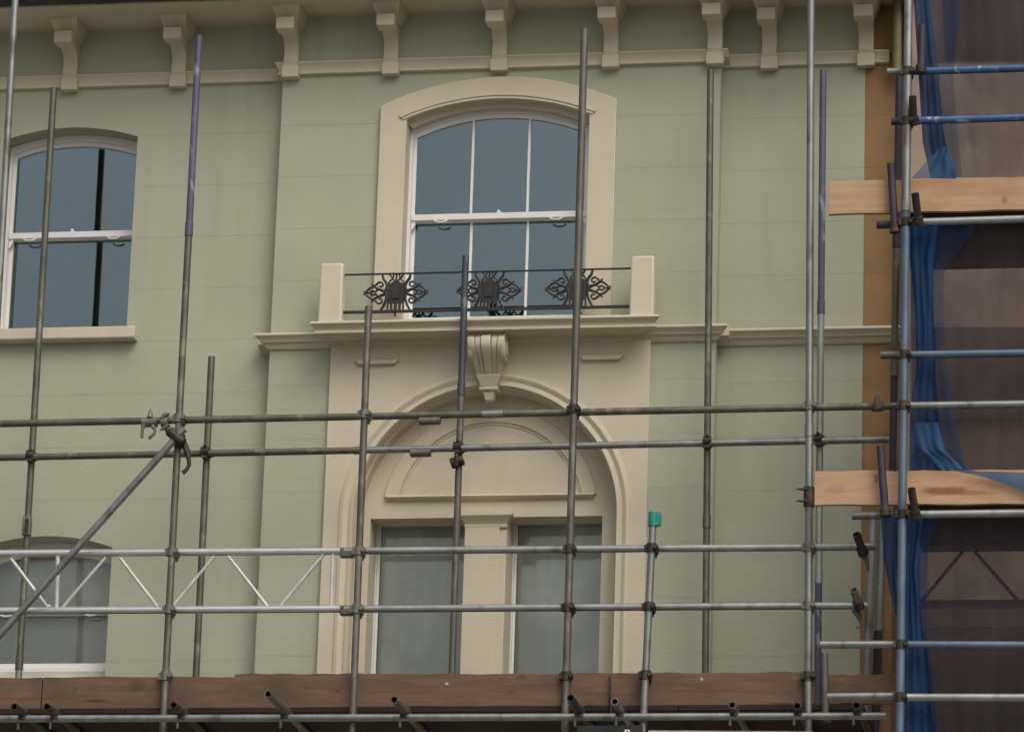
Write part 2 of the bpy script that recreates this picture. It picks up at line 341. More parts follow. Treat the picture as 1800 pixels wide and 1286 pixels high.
courses(rect(WL, XL, 0, ZS), [oarch(LW), oarch(dict(LLW, z0=8.53))], YR, 'wall', house)
courses(rect(XR, 2.56, 0, ZS), [], YR, 'wall', house)
courses(rect(2.562, WR, 0, ZS), [], YR, 'ochre', house)
for x, nm in ((XL, -1), (XR, 1)):
    MB().box(x-.0005 if nm < 0 else x-.006, x+.006 if nm < 0 else x+.0005, .001, YR+.02, 0, ZS).build('wall_return', 'wall', house)

def reveal(w, y, d, name='reveal', material='wall', outline=None):
    o = outline or oarch(w); b = MB()
    b.quad_strip([(x, y, z) for x, z in o], [(x, y+d, z) for x, z in o], True); return b.build(name, material, house)
reveal(LW, YR+.001, .30); reveal(dict(LLW, z0=8.53), YR+.001, .30); reveal(UW, .001, .24, material='trim')

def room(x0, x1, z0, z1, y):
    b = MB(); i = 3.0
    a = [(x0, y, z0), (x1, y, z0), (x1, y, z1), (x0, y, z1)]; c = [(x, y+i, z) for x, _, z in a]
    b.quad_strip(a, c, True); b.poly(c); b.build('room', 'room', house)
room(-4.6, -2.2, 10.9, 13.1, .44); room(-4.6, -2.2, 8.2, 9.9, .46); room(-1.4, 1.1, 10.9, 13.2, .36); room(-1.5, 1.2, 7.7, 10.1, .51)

def inset(w, s, sb=None, st=None):
    sb = s if sb is None else sb; st = s if st is None else st
    return dict(x0=w['x0']+s, x1=w['x1']-s, z0=w['z0']+sb, zs=w['zs']-st, rise=w['rise']*(1-s/(w['x1']-w['x0'])))
hand = None
def sash_window(w, y, zmeet, bars, label, fw=.024, head=.05, parent=house, blind=False, back=None, glazed_bars='white'):
    """box frame, two sliding sashes, glazing bars, panes, lifts and catch"""
    win = bpy.data.objects.new('window', None); COL.objects.link(win); win.parent = house
    loc = Vector(((w['x0']+w['x1'])/2, y, w['z0'])); win.location = loc-ORG['house']; ORG[win.name] = loc; win['label'] = label
    f = inset(w, fw, .035, head); MB().ring(oarch(w), oarch(f), y, y+.12).build('frame', 'white', win, .004)
    g = inset(f, .035, .06)
    # upper sash
    up = dict(f, z0=zmeet-.02); gu = inset(up, .026, .045, .03)
    MB().ring(oarch(up), oarch(gu), y+.025, y+.065).build('upper_sash', 'white', win, .003)
    lo0, lo1 = f['z0'], zmeet+.022
    so, si = rect(f['x0'], f['x1'], lo0, lo1), rect(f['x0']+.026, f['x1']-.026, lo0+.045, lo1-.045)
    MB().ring(so, si, y+.07, y+.112).build('lower_sash', 'white', win, .003)
    MB().box(f['x0']+.002, f['x1']-.002, y+.018, y+.068, zmeet-.018, zmeet+.03).build('meeting_rail', 'white', win, .004)
    xs = [gu['x0']+(gu['x1']-gu['x0'])*k/(bars+1) for k in range(bars+2)]
    for k in range(bars+1):
        a, b = xs[k]+(.01 if k else 0), xs[k+1]-(.01 if k < bars else 0); n = 8
        pts = [(a, gu['z0'])]+[(b, gu['z0'])]+[(b+(a-b)*j/n, arch_z(b+(a-b)*j/n, gu['x0'], gu['x1'], gu['zs'], gu['rise'])-.0015) for j in range(n+1)]
        MB().prism(pts, y+.042, y+.048).build('pane', 'glass_clear' if blind else 'glass', win)
        MB().box(a, b, y+.088, y+.094, si[0][1], si[2][1]).build('pane', 'glass_clear' if blind else 'glass', win)
        if k < bars:
            MB().box(b+.0005, b+.0195, y+.022, y+.06, gu['z0'], arch_z(b+.01, gu['x0'], gu['x1'], gu['zs'], gu['rise'])).build('glazing_bar', glazed_bars, win, .002)
            MB().box(b+.0005, b+.0195, y+.072, y+.106, si[0][1], si[2][1]).build('glazing_bar', glazed_bars, win, .002)
    for s in (-1, 1):                                            # horns of the upper sash and the lifts under the rail
        xe = f['x0'] if s < 0 else f['x1']
        MB().prism([(xe-s*.002, zmeet-.018), (xe-s*.036, zmeet-.018), (xe-s*.03, zmeet-.05), (xe-s*.012, zmeet-.085), (xe-s*.002, zmeet-.09)], y+.03, y+.062).build('sash_horn', 'white', win, .003)
        cx = loc.x+s*(w['x1']-w['x0'])*.315
        MB().path([(cx+.045*cos(pi+pi*k/10), y+.012-.01*sin(pi*k/10), zmeet-.02+.02*sin(pi+pi*k/10)) for k in range(11)], .007).build('sash_lift', 'white', win)
    c = MB(); c.box(loc.x-.012, loc.x+.012, y+.02, y+.045, zmeet+.03, zmeet+.04); c.path([(loc.x-.008, y+.03, zmeet+.036), (loc.x-.002, y+.028, zmeet+.048), (loc.x+.004, y+.026, zmeet+.05)], [.012, .011, .005], 8)
    c.build('sash_catch', 'white', win)
    if blind:
        b = MB(); n = 60
        row = lambda z: [(f['x0']+(f['x1']-f['x0'])*k/n, y+.14+.002*sin(k*.8)+.005*sin(k*.37), z) for k in range(n+1)]
        b.quad_strip(row(f['z0']), row(f['zs']+f['rise'])); b.build('blind', 'blind', win)
    return win
sash_window(UW, .12, 12.035, 2, 'white sash window with arched head and three lights per sash')
sash_window(LW, .30, 12.03, 0, 'white arched sash window without glazing bars on the left')
lw = sash_window(LLW, .33, 9.105, 0, 'lower arched sash window with pale blind behind the lattice beam', blind=True)

# sills of the left windows
for w in (LW,):
    z = w['z0']
    MB().run([(YR+.28, z+.012), (YR-.10, z), (YR-.10, z-.085), (YR-.085, z-.095), (YR+.0, z-.095), (YR+.28, z-.095)], w['x0']-.09, w['x1']+.09).build('window_sill', 'trim', house, .006)

MB().run([(YR+.30, 8.652), (YR+.19, 8.642), (YR+.18, 8.60), (YR+.14, 8.56), (YR+.02, 8.545), (YR+.02, 8.532), (YR+.30, 8.532)], LLW['x0']+.002, LLW['x1']-.002).build('window_sill', 'plaster_pale', house, .004)
# surround of the upper window
so = arch(XC-.893, XC+.893, 11.105, 12.87, .205); si = oarch(UW); so[0:2] = [(XC-.893, 11.107), (XC+.893, 11.107)]
MB().ring(so, si, -.04, .004).build('window_surround', 'trim', house, .006)
def arc_band(h0, z0, rs0, h1, z1, rs1): return arch(XC-h0, XC+h0, 0, z0, rs0)[2:], arch(XC-h1, XC+h1, 0, z1, rs1)[2:]
a, b = arc_band(.745, 12.79, .155, .735, 12.765, .155); MB().ring(a, b, -.058, -.038, False).build('hood_moulding', 'trim', house, .002)
a, b = arc_band(.733, 12.77, .15, .715, 12.752, .145); MB().ring(a, b, -.05, -.038, False).build('hood_moulding', 'trim', house, .002)
a, b = arc_band(.70, 12.757, .145, .665, 12.72, .14); MB().ring(a, b, .05, .09, False).build('head_moulding', 'trim', house, .002)

# lower arched surround: plate, ring mouldings, recess with tympanum and the pair of windows
ZA = 11.0
bm = sheet(rect(XC-1.19, XC+1.19, 7.0, ZA), [big(LA_R, 7.4)], -.04); ex = bmesh.ops.extrude_face_region(bm, geom=bm.faces[:])
for v in ex['geom']:
    if isinstance(v, bmesh.types.BMVert): v.co.y = .003
bmesh.ops.recalc_face_normals(bm, faces=bm.faces)
me = bpy.data.meshes.new('arch_surround'); bm.to_mesh(me); bm.free(); me.materials.append(M['trim'])
o = bpy.data.objects.new('arch_surround', me); COL.objects.link(o); o.parent = house; o.location = -ORG['house']
def hoop(r1, r2, y0, y1, name, zb=8.0, bev=.004):
    MB().ring(big(r1, zb)[1:]+[(XC-r1, zb)], big(r2, zb)[1:]+[(XC-r2, zb)], y0, y1, False).build(name, 'trim', house, bev)
def hoop_profile(prof, name, zb=8.0):     # prof: radius, y
    b = MB(); loops = []
    for r, y in prof: loops.append([(x, y, z) for x, z in big(r, zb)[1:]+[(XC-r, zb)]])
    for p, q in zip(loops, loops[1:]): b.quad_strip(p, q)
    b.build(name, 'trim', house, smooth=28)
hoop_profile([(1.075, -.039), (1.07, -.052), (1.045, -.058), (1.02, -.046), (1.005, -.030), (.995, -.050), (.975, -.054), (.968, -.04), (.968, .02)], 'arch_moulding')
hoop_profile([(.969, .0), (.966, .06), (.955, .07), (.95, .18)], 'arch_reveal')
YT = .175                                                    # face of the tympanum wall
LO = [(-1.038, -.338), (-.021, .664)]                       # the two window openings
LO = [(XC-.885, XC-.168), (XC+.140, XC+.835)]
ZO = 9.735
bm = sheet(big(.97, 7.4), [rect(a, b, 7.6, ZO) for a, b in LO], YT); me = bpy.data.meshes.new('tympanum_wall'); bm.to_mesh(me); bm.free(); me.materials.append(M['trim'])
o = bpy.data.objects.new('tympanum_wall', me); COL.objects.link(o); o.parent = house; o.location = -ORG['house']
seg = lambda r, z0: [(XC+r*cos(t), LA_Z+.06+r*sin(t)) for t in [math.asin(z0/r)+(pi-2*math.asin(z0/r))*k/36 for k in range(37)]]
MB().ring(seg(.80, .13), seg(.69, .13), YT-.02, YT+.002, False).build('tympanum_moulding', 'trim', house, .008)
MB().ring(seg(.69, .13), seg(.672, .13), YT-.008, YT+.002, False).build('tympanum_moulding', 'trim', house, .004)
MB().run([(YT, 9.905), (YT-.035, 9.9), (YT-.045, 9.888), (YT-.03, 9.872), (YT, 9.865)], XC-.77, XC+.77).build('tympanum_ledge', 'trim', house, .003)
for a, b in LO:
    reveal(None, YT+.0005, .24, material='trim', outline=rect(a, b, 7.6, ZO)) 
    win = bpy.data.objects.new('window', None); COL.objects.link(win); win.parent = house
    loc = Vector(((a+b)/2, YT+.24, 7.6)); win.location = loc-ORG['house']; ORG[win.name] = loc
    win['label'] = 'tall lower window with pale blind, one of the pair under the arch'
    y = YT+.241; fo, fi = rect(a-.01, b+.01, 7.6, ZO+.08), rect(a+.008, b-.012, 7.66, ZO+.045)
    MB().ring(fo, fi, y, y+.09).build('frame', 'white', win, .004)
    MB().ring(fi, rect(a+.024, b-.03, 7.70, ZO+.025), y+.03, y+.07).build('sash', 'white', win, .003)
    MB().box(a+.02, b-.026, y+.047, y+.053, 8.52, ZO+.026).build('pane', 'glass_clear', win)
    MB().box(a+.02, b-.026, y+.047, y+.053, 7.70, 8.49).build('pane', 'glass_clear', win)
    MB().box(a+.045, b-.045, y+.035, y+.065, 8.492, 8.518).build('meeting_rail', 'white', win)
    n = 50; bb = MB(); row = lambda z: [(a+.02+(b-a-.04)*k/n, y+.11+.002*sin(k*.9)+.006*sin(k*.33+a), z) for k in range(n+1)]
    bb.quad_strip(row(7.65), row(ZO+.03)); bb.build('blind', 'blind', win)
# pier between the pair, with its capital
MB().box(XC-.167, XC+.139, YT-.045, YT+.012, 7.4, 9.655).build('mullion_pier', 'trim', house, .006)
MB().box(XC-.1675, XC+.088, YT-.062, YT-.044, 7.4, 9.655).build('mullion_pier', 'trim', house, .004)
cap = MB(); prof = [(.155, 9.64), (.16, 9.655), (.155, 9.667), (.165, 9.69), (.19, 9.715), (.20, 9.725), (.20, 9.75)]
for (h0, z0), (h1, z1) in zip(prof, prof[1:]):
    e0, e1 = h0-.155, h1-.155
    A = [(XC-.014-h0, YT-.06-e0, z0), (XC-.014+h0, YT-.06-e0, z0), (XC-.014+h0, YT+.01, z0), (XC-.014-h0, YT+.01, z0)]
    B = [(XC-.014-h1, YT-.06-e1, z1), (XC-.014+h1, YT-.06-e1, z1), (XC-.014+h1, YT+.01, z1), (XC-.014-h1, YT+.01, z1)]
    cap.quad_strip(A, B, True)
cap.poly(B); cap.poly(A[::-1]) if False else None
cap.build('mullion_capital', 'trim', house, smooth=25)
# spandrel fillets
for sx in (-1, 1):
    x0 = XC+sx*.835
    MB().prism([(x0-.165, 10.876), (x0+.165, 10.876), (x0+.135, 10.844), (x0-.135, 10.844)], -.08, -.038).build('spandrel_fillet', 'trim', house, .004)

# balcony slab, string course
slab = [(.003, 11.105), (-.315, 11.105), (-.325, 11.098), (-.325, 11.085), (-.315, 11.078), (-.295, 11.066), (-.282, 11.05), (-.282, 11.04), (-.292, 11.034), (-.292, 11.02), (-.06, 11.018), (-.052, 11.0), (-.045, 10.985), (.003, 10.985)]
MB().run(slab, XC-1.05, XC+1.05, .75, .75).build('balcony_slab', 'trim', house, .002)
st = lambda y: [(y+.003, 11.10), (y-.095, 11.092), (y-.105, 11.085), (y-.105, 11.072), (y-.09, 11.062), (y-.07, 11.045), (y-.065, 11.03), (y-.04, 11.025), (y-.03, 11.00), (y-.012, 10.985), (y+.003, 10.985)]
MB().run(st(0), XL, XC-1.06, 1, 0).build('string_course', 'trim', house, .002)
MB().run(st(0), XC+1.06, XR, 0, 1).build('string_course', 'trim', house, .002)
MB().run(st(YR), XR+.0, WR, 0, 0, YR).build('string_course', 'trim', house, .002)
MB().run([(y+.0, z) for y, z in ((.14, 11.095), (-.0, 11.092), (.0, 11.03), (.14, 10.99))], XL-.095, XL+.002).build('string_course', 'trim', house, .002)
MB().run([(y+.0, z) for y, z in ((.14, 11.095), (-.0, 11.092), (.0, 11.03), (.14, 10.99))], XR-.002, XR+.095).build('string_course', 'trim', house, .002)
for sx in (-1, 1):
    x = XC+sx*1.155
    p = MB(); A = [(x-.090, -.30), (x+.090, -.30), (x+.090, -.17), (x-.090, -.17)]; B = [(x-.085, -.297), (x+.085, -.297), (x+.085, -.173), (x-.085, -.173)]
    p.quad_strip([(a, b, 11.1) for a, b in A], [(a, b, 11.56) for a, b in B], True); p.poly([(a, b, 11.56) for a, b in B])
    p.build('balcony_pier', 'trim', house, .015)
# console over the arch
con = MB(); z1 = 11.017
prof = [(-.02, z1), (-.20, z1), (-.245, z1-.018), (-.275, z1-.05), (-.28, z1-.09), (-.262, z1-.13), (-.225, z1-.165), (-.18, z1-.20), (-.15, z1-.235), (-.115, z1-.275), (-.085, z1-.30), (-.02, z1-.31)]
kx = XC+.012
def rib(c, hw, dy, sc=1.0):
    L = [], []
    for y, z in prof:
        t = (z1-z)/.31; w = 1+.06*sin(pi*min(1, t*1.6))-.38*t**1.5
        for l, sg in zip(L, (-1, 1)): l.append((kx+(c+sg*hw)*w, (y+(dy if y < -.05 else 0))*sc, z))
    con.quad_strip(L[0], L[1], True); con.poly(L[0][::-1]); con.poly(L[1])
for c, hw, dy in ((-.112, .026, .004), (-.062, .02, .008), (-.001, .036, -.006), (.06, .02, .008), (.11, .026, .004)): rib(c, hw, dy)
rib(0, .134, .0, .9)
key = con.build('keystone_console', 'trim', house, .006, 50)
for s in (-1, 1):
    vol = MB(); vol.tube((kx+s*.105, -.165, z1-.11), (kx+s*.138, -.165, z1-.11), .092, 24, False); vol.tube((kx+s*.138, -.165, z1-.11), (kx+s*.147, -.165, z1-.11), .06, 20, False)
    vol.build('volute', 'trim', key, .006)
MB().run([(-.02, z1+.0), (-.222, z1+.0), (-.222, z1-.010), (-.21, z1-.016), (-.02, z1-.016)], kx-.142, kx+.142).build('abacus', 'trim', key, .005)
d = MB()
def frus(h0, y0, z0, h1, y1, zb):
    A = [(kx-h0, y0, z0), (kx+h0, y0, z0), (kx+h0, 0, z0), (kx-h0, 0, z0)]; B = [(kx-h1, y1, zb), (kx+h1, y1, zb), (kx+h1, 0, zb), (kx-h1, 0, zb)]
    d.quad_strip(A, B, True); d.poly(A); d.poly(B)
frus(.095, -.14, z1-.285, .06, -.10, z1-.37); frus(.075, -.115, z1-.372, .065, -.11, z1-.40); frus(.045, -.095, z1-.40, .028, -.075, z1-.47)
d.build('keystone_drop', 'trim', key, .008)

# eaves: frieze moulding, corbels, soffit, gutter, roof
fm = lambda y: [(y+.003, 13.245), (y-.055, 13.238), (y-.06, 13.228), (y-.05, 13.218), (y-.03, 13.19), (y-.028, 13.165), (y-.036, 13.158), (y-.036, 13.145), (y+.003, 13.14)]
MB().run(fm(0), XL, XR, 1, 1).build('frieze_moulding', 'trim', house, .002)
MB().run(fm(YR), WL, XL-.002, 0, 0).build('frieze_moulding', 'trim', house, .002)
MB().run(fm(YR), XR+.002, WR-.12, 0, 0).build('frieze_moulding', 'trim', house, .002)
MB().run([(YR+.003, 13.24), (YR-.05, 13.235), (YR-.05, 13.215), (YR+.003, 13.20)], WR-.118, WR).build('frieze_moulding', 'ochre', house, .002)
for x0, x1 in ((XL-.055, XL+.002), (XR-.002, XR+.055)):
    MB().run([(.14, 13.24), (.0, 13.238), (.0, 13.19), (.14, 13.15)], x0, x1).build('frieze_moulding', 'trim', house, .002)
cp = [(0, 13.11), (-.062, 13.11), (-.068, 13.12), (-.068, 13.225), (-.075, 13.235), (-.07, 13.27), (-.062, 13.31), (-.066, 13.345), (-.085, 13.38), (-.125, 13.408), (-.19, 13.418), (-.2, 13.43), (-.2, ZS-.03), (0, ZS-.03)]
b = MB().run(cp, -.055, .055); corb = b.build('corbel', 'trim', house, .004, origin=(0, 0, 13.11))
bl = MB().box(-.070, .070, -.315, -.185, 13.408, 13.503).build('corbel_block', 'trim', corb, .008)
fl = MB(); A = [(-.066, -.215), (.066, -.215), (.066, 0), (-.066, 0)]; B = [(-.108, -.325), (.108, -.325), (.108, 0), (-.108, 0)]
fl.quad_strip([(x, y, 13.494) for x, y in A], [(x, y, 13.585) for x, y in B], True); fl.quad_strip([(x, y, 13.585) for x, y in B], [(x, y, ZS+.002) for x, y in B], True); fl.poly([(x, y, 13.494) for x, y in A])
fl = fl.build('corbel_cap', 'trim', corb, .008)
plate = MB().box(-.064, .064, -.075, .0, 13.112, 13.205).build('corbel_base', 'trim', corb, .004)
spots = [(p, q, YR) for p, q in ((-66, 141), (122, 133), (313, 127))]+[(p, q, 0) for p, q in ((510, 122), (686, 114), (877, 107), (1073, 100), (1256, 92))]+[(p, q, YR) for p, q in ((1352, 97), (1522, 92))]
for k, (px, py, y) in enumerate(spots):
    x = at(px, py, y-.07).x
    if k == 0: o = corb; o.location = Vector((x, y, 13.11))-ORG['house']; continue
    o = corb.copy(); COL.objects.link(o); o.location = Vector((x, y, 13.11))-ORG['house']
    for ch in (bl, fl, plate):
        c = ch.copy(); COL.objects.link(c); c.parent = o
MB().box(WL, WR+.1, -.42, 1.2, ZS, ZS+.03).build('soffit', 'trim', house)
MB().run([(-.425, ZS-.012), (-.425, ZS+.12), (-.40, ZS+.12), (-.40, ZS-.012)], WL, WR+.1).build('fascia', 'trim', house)
gp = [(-.428, ZS+.13), (-.428, ZS+.01), (-.44, ZS-.004), (-.53, ZS-.004), (-.55, ZS+.02), (-.555, ZS+.125), (-.57, ZS+.13), (-.57, ZS+.14), (-.54, ZS+.14), (-.535, ZS+.03), (-.45, ZS+.02), (-.44, ZS+.13)]
gut = MB().run(gp, WL, WR+.1).build('gutter', 'gutter', house, .003)
for px in (-120, 172, 352, 640, 900, 1200):
    x = at(px, 8, -.5).x
    MB().run([(y-.006 if y < -.43 else y, z-(.006 if z < ZS+.05 else -.004)) for y, z in gp[:6]]+[(-.545, ZS+.125), (-.43, ZS+.12)], x-.03, x+.03).build('gutter_joint', 'gutter', gut)
MB().run([(-.5, ZS+.145), (4, ZS+2.6), (4, ZS+2.55), (-.42, ZS+.035)], WL, WR+.1).build('roof', 'slate', house)
MB().box(WL, WR, 4.0, 4.1, 0, ZS+2.5).build('rear_wall', 'wall', house)
MB().box(WL-.02, WL, YR, 4.1, 0, ZS).build('side_wall', 'wall', house)

# iron railing between the balcony piers
RY = -.225; za, zb = 11.197, 11.487
rail = bpy.data.objects.new('balcony_railing', None); COL.objects.link(rail); rail.parent = house; loc = Vector((XC, RY, 11.1)); rail.location = loc-ORG['house']; ORG[rail.name] = loc
rail['label'] = 'black iron balcony railing with three scrolled panels'
MB().box(XC-1.085, XC+1.085, RY-.012, RY+.012, zb-.0045, zb+.0045).build('top_rail', 'iron', rail, .002)
MB().box(XC-1.085, XC+1.085, RY-.014, RY+.014, za-.009, za+.009).build('bottom_rail', 'iron', rail, .002)
def orn(cx):
    b = MB(); zc = (za+zb)/2; h = (zb-za)/2-.008
    def P(l, r): b.path([(cx+x, RY, zc+z) for x, z in l], r)
    def spiral(x, z, r, t0, turns, dirn, rr):
        n = 14; P([(x+r*(1-.75*k/n)*cos(t0+dirn*turns*2*pi*k/n), z+r*(1-.75*k/n)*sin(t0+dirn*turns*2*pi*k/n)) for k in range(n+1)], [rr*(1-.3*k/n) for k in range(n+1)])
    b.prism([(cx+x, zc+z) for x, z in ((-.062, -.085), (.062, -.085), (.058, -.03), (.07, .02), (.06, .058), (.02, .085), (0, .1), (-.02, .085), (-.06, .058), (-.07, .02), (-.058, -.03))], RY-.008, RY+.008)
    b.prism([(cx+x, zc+z) for x, z in ((-.03, -.05), (.03, -.05), (.034, .03), (0, .062), (-.034, .03))], RY-.016, RY-.0085)
    for s in (-1, 1):
        P([(s*.105, h), (s*.098, h-.03), (s*.075, h-.06), (s*.066, .045), (s*.078, .02), (s*.08, 0), (s*.07, -.03), (s*.072, -.06), (s*.09, -h+.035), (s*.11, -h)], [.009, .011, .012, .013, .012, .013, .012, .012, .011, .009])
        P([(s*.05, h), (s*.035, h-.02), (s*.02, h-.04), (0, h-.05)], .007); P([(s*.02, h), (s*.028, h-.03), (s*.05, h-.05), (s*.06, h-.075)], .007)
        P([(s*.03, -h), (s*.032, -h+.05)], .009); P([(s*.06, -h), (s*.058, -h+.06)], .007)
        for u in (1, -1):
            spiral(s*.118, u*.058, .03, 0 if s > 0 else pi, .95, u*s, .009)
            P([(s*.08, u*.005), (s*.10, u*.018), (s*.13, u*.028), (s*.155, u*.042), (s*.175, u*.062), (s*.185, u*.07)], [.012, .012, .011, .01, .008, .004])
            P([(s*.145, u*.075), (s*.165, u*.05), (s*.195, u*.038), (s*.22, u*.015), (s*.243, -u*.016)], [.005, .009, .009, .009, .005])
            P([(s*.13, u*.028), (s*.155, u*.008), (s*.18, u*.018), (s*.2, u*.0), (s*.225, u*.004)], [.008, .008, .007, .007, .005])
        spiral(s*.168, 0, .022, 0, .9, s, .006)
    P([(0, h), (0, h-.07)], .008); P([(0, -h), (0, -h+.06)], .012); P([(0, -h-.01), (0, -h-.045)], .008)
    b.build('scroll_panel', 'iron', rail)
for px, py in ((696, 514), (860, 510), (1016, 505)): orn(at(px, py, RY).x)

# ------------------------------------------------------------------ neighbour behind the net
nb = thing('neighbour_house', (5, .1, 0), 'brown rendered neighbouring house seen dimly through the dark net', 'house')
MB().box(WR+.02, 9.5, -.02, 5, 0, 15.5).build('wall', 'neighbour', nb)
for z in (10.35,): MB().run([(-.018, z+.09), (-.09, z+.085), (-.09, z+.06), (-.05, z), (-.018, z-.01)], WR+.1, 9.5).build('string_course', 'neighbour', nb, .004)

# ------------------------------------------------------------------ scaffold helpers
def coupler_mesh():
    b = MB()
    b.tube((0, 0, -.03), (0, 0, .03), .036, 14, False)                       # round the standard (z)
    b.tube((-.03, .056, 0), (.03, .056, 0), .036, 14, False)                 # round the ledger (x)
    b.box(-.026, .026, .012, .05, -.026, .026)
    b.tube((.036, -.03, .0), (.036, .035, 0), .009, 8, False); b.tube((.036, -.045, 0), (.036, -.022, 0), .016, 6, False)
    b.tube((.0, .03, .036), (.0, .1, .036), .009, 8, False); b.tube((0, .022, .038), (0, .034, .038), .017, 6, False)
    b.box(-.048, -.028, -.02, .03, -.022, .022); b.box(-.02, .02, .03, .08, -.05, -.03)
    return b
CM = {}
for k in ('coupler', 'coupler_grey'):
    o = coupler_mesh().build('coupler', k, origin=(0, 0, 0)); CM[k] = o.data; bpy.data.objects.remove(o)
def lerp_px(pts, py):
    for (x0, y0), (x1, y1) in zip(pts, pts[1:]):
        if y0 <= py <= y1 or y0 >= py >= y1: return x0+(x1-x0)*(py-y0)/(y1-y0)
    (x0, y0), (x1, y1) = pts[-2:]; return x0+(x1-x0)*(py-y0)/(y1-y0)
def coupler(parent, px, py, Y, flip=1, k='coupler', rz=0, ry=0):
    p = at(px, py, Y); return share(CM[k], 'coupler', parent, p, (0, ry, rz if flip > 0 else rz+pi))
def pole(name, label, Y, pts, segs, r=.0255, group='scaffold tubes', below=0, above=0, cat='scaffold tube'):
    """pts: pixel ends of the axis; segs: [(fraction where it ends, material)]; sleeves at the joints"""
    a, b = at(*pts[0], Y), at(*pts[1], Y); d = (b-a).normalized()
    a = a-d*above; b = b+d*below
    root = thing(name, tuple(b if b.z < a.z else a), label, cat, group); t0 = 0
    for t1, mt in segs:
        MB().tube(a+(b-a)*t0, a+(b-a)*t1, r).build('tube', mt, root)
        if t1 < .999:
            c = a+(b-a)*t1; MB().tube(c-d*.05, c+d*.05, r+.004, 14, False).build('sleeve', mt, root, .003)
        t0 = t1+(.0003 if t1 < .999 else 0)
    return root
YO, YI = -1.60, -.36
G1, G2, G3 = 'scaffold standards', 'scaffold ledgers and rails', 'scaffold transoms'
# ---- standards
o1 = pole('scaffold_standard', 'pale grey upright tube at the far left edge, crossing the eaves', YO, [(27, 0), (7, 350)], [(.72, 'galv'), (1, 'purple')], group=G1, above=.8, below=4)
o2 = pole('scaffold_standard', 'upright tube with purple painted top left of the bay, meeting the diagonal brace', YO, [(350, 64), (286, 1286)], [(.24, 'purple'), (.915, 'olive'), (1, 'rust')], group=G1, below=1.0)
o3 = pole('scaffold_standard', 'brown upright tube ending just under the left balcony pier', YO-.06, [(648, 539), (619, 1286)], [(1, 'umber')], group=G1, below=1.0)
o4 = pole('scaffold_standard', 'long grey brown upright tube crossing the right side of the arched balcony window', YO, [(1027.5, 52), (992.7, 1286)], [(.915, 'umber'), (.955, 'rust'), (1, 'galv')], r=.027, group=G1, below=1.0)
o5 = pole('scaffold_standard', 'short grey upright tube with a teal plastic cap', YO-.06, [(1148, 912), (1130, 1286)], [(1, 'galv')], group=G1, below=1.0)
o6 = pole('scaffold_standard', 'full height grey upright tube left of the fresh timber boards', YO, [(1425.5, 0), (1420.5, 1286)], [(.56, 'galv'), (.915, 'galv'), (1, 'umber')], r=.027, group=G1, above=.8, below=1)
i1 = pole('scaffold_standard', 'olive upright tube in front of the plain left windows', YI, [(94.7, 155), (32.7, 1188)], [(.735, 'olive'), (1, 'galv')], group=G1, below=1.5)
i2 = pole('scaffold_standard', 'olive upright tube ending halfway up the wall left of the arch', YI, [(372, 627), (344.5, 1187)], [(1, 'olive')], group=G1, below=1.5)
i3 = pole('scaffold_standard', 'dark upright tube ending in front of the middle of the balcony railing', YI, [(818.6, 451), (794.6, 1180)], [(.22, 'slate_blue'), (1, 'umber')], group=G1, below=1.5)
i4 = pole('scaffold_standard', 'green grey upright tube along the right corner of the bay', YI, [(1249, 124), (1240, 1177)], [(.57, 'olive'), (.9, 'olive'), (1, 'blue_grey')], group=G1, below=1.5)
i5 = pole('scaffold_standard', 'upright tube painted purple at its top beside the full height grey one', YI, [(1447, 124), (1436.6, 1270)], [(.31, 'purple'), (.65, 'galv2'), (1, 'purple')], group=G1, below=1.0)
# teal cap
p = at(1148, 912, YO-.06); c = MB(); c.tube(p+Vector((0, 0, -.055)), p+Vector((0, 0, .05)), .033, 12, False); c.box(p.x+.01, p.x+.055, p.y-.02, p.y+.02, p.z-.05, p.z+.045)
c.build('tube_cap', 'teal', o5, .006)['label'] = 'teal plastic cap on the tube end'
# tie sleeve on the tube in front of the lower left window
p = at(lerp_px([(94.7, 155), (32.7, 1188)], 925)-1, 925, YI-.01); c = MB().box(p.x-.03, p.x+.03, p.y-.03, p.y+.03, p.z-.07, p.z+.07)
o = c.build('joint_clamp', 'coupler_grey', i1, .006); MB().tube((p.x+.01, p.y-.045, p.z-.05), (p.x+.01, p.y-.045, p.z+.045), .012, 8, False).build('bolt', 'coupler', o)

# ---- ledgers and guard rails
def ledger(label, Y, a, b, mt, r=.0255, ext0=0, ext1=0, cuts=None, nm='scaffold_ledger'):
    return pole(nm, label, Y, [a, b], cuts or [(1, mt)], r, G2, ext1, ext0)
h1 = ledger('dark olive guard rail crossing the arch head, upper of the two dark rails', YO+.056, (0, 744.5), (1585, 713), 'olive', ext0=1.5)
h2 = ledger('dark olive ledger crossing the blind arch, lower of the two dark rails', YI-.056, (0, 804), (1575, 772), 'olive', ext0=1.5, cuts=[(.52, 'olive'), (1, 'galv')])
h3 = ledger('bright grey guard rail across the tops of the paired lower windows', YO+.056, (606, 968), (1540, 960.5), 'galv2')
h4 = ledger('bright grey guard rail across the middle of the paired lower windows', YO+.056, (606, 1070), (1526, 1063.5), 'galv2')
h5 = ledger('pale ledger under the toe boards at the bottom edge', YO-.11, (0, 1262.5), (1558, 1257.5), 'galv', ext0=1.5)
h6 = ledger('lowest tube partly cut off by the bottom edge on the right', YO-.11, (1140, 1289), (1430, 1291), 'galv2')
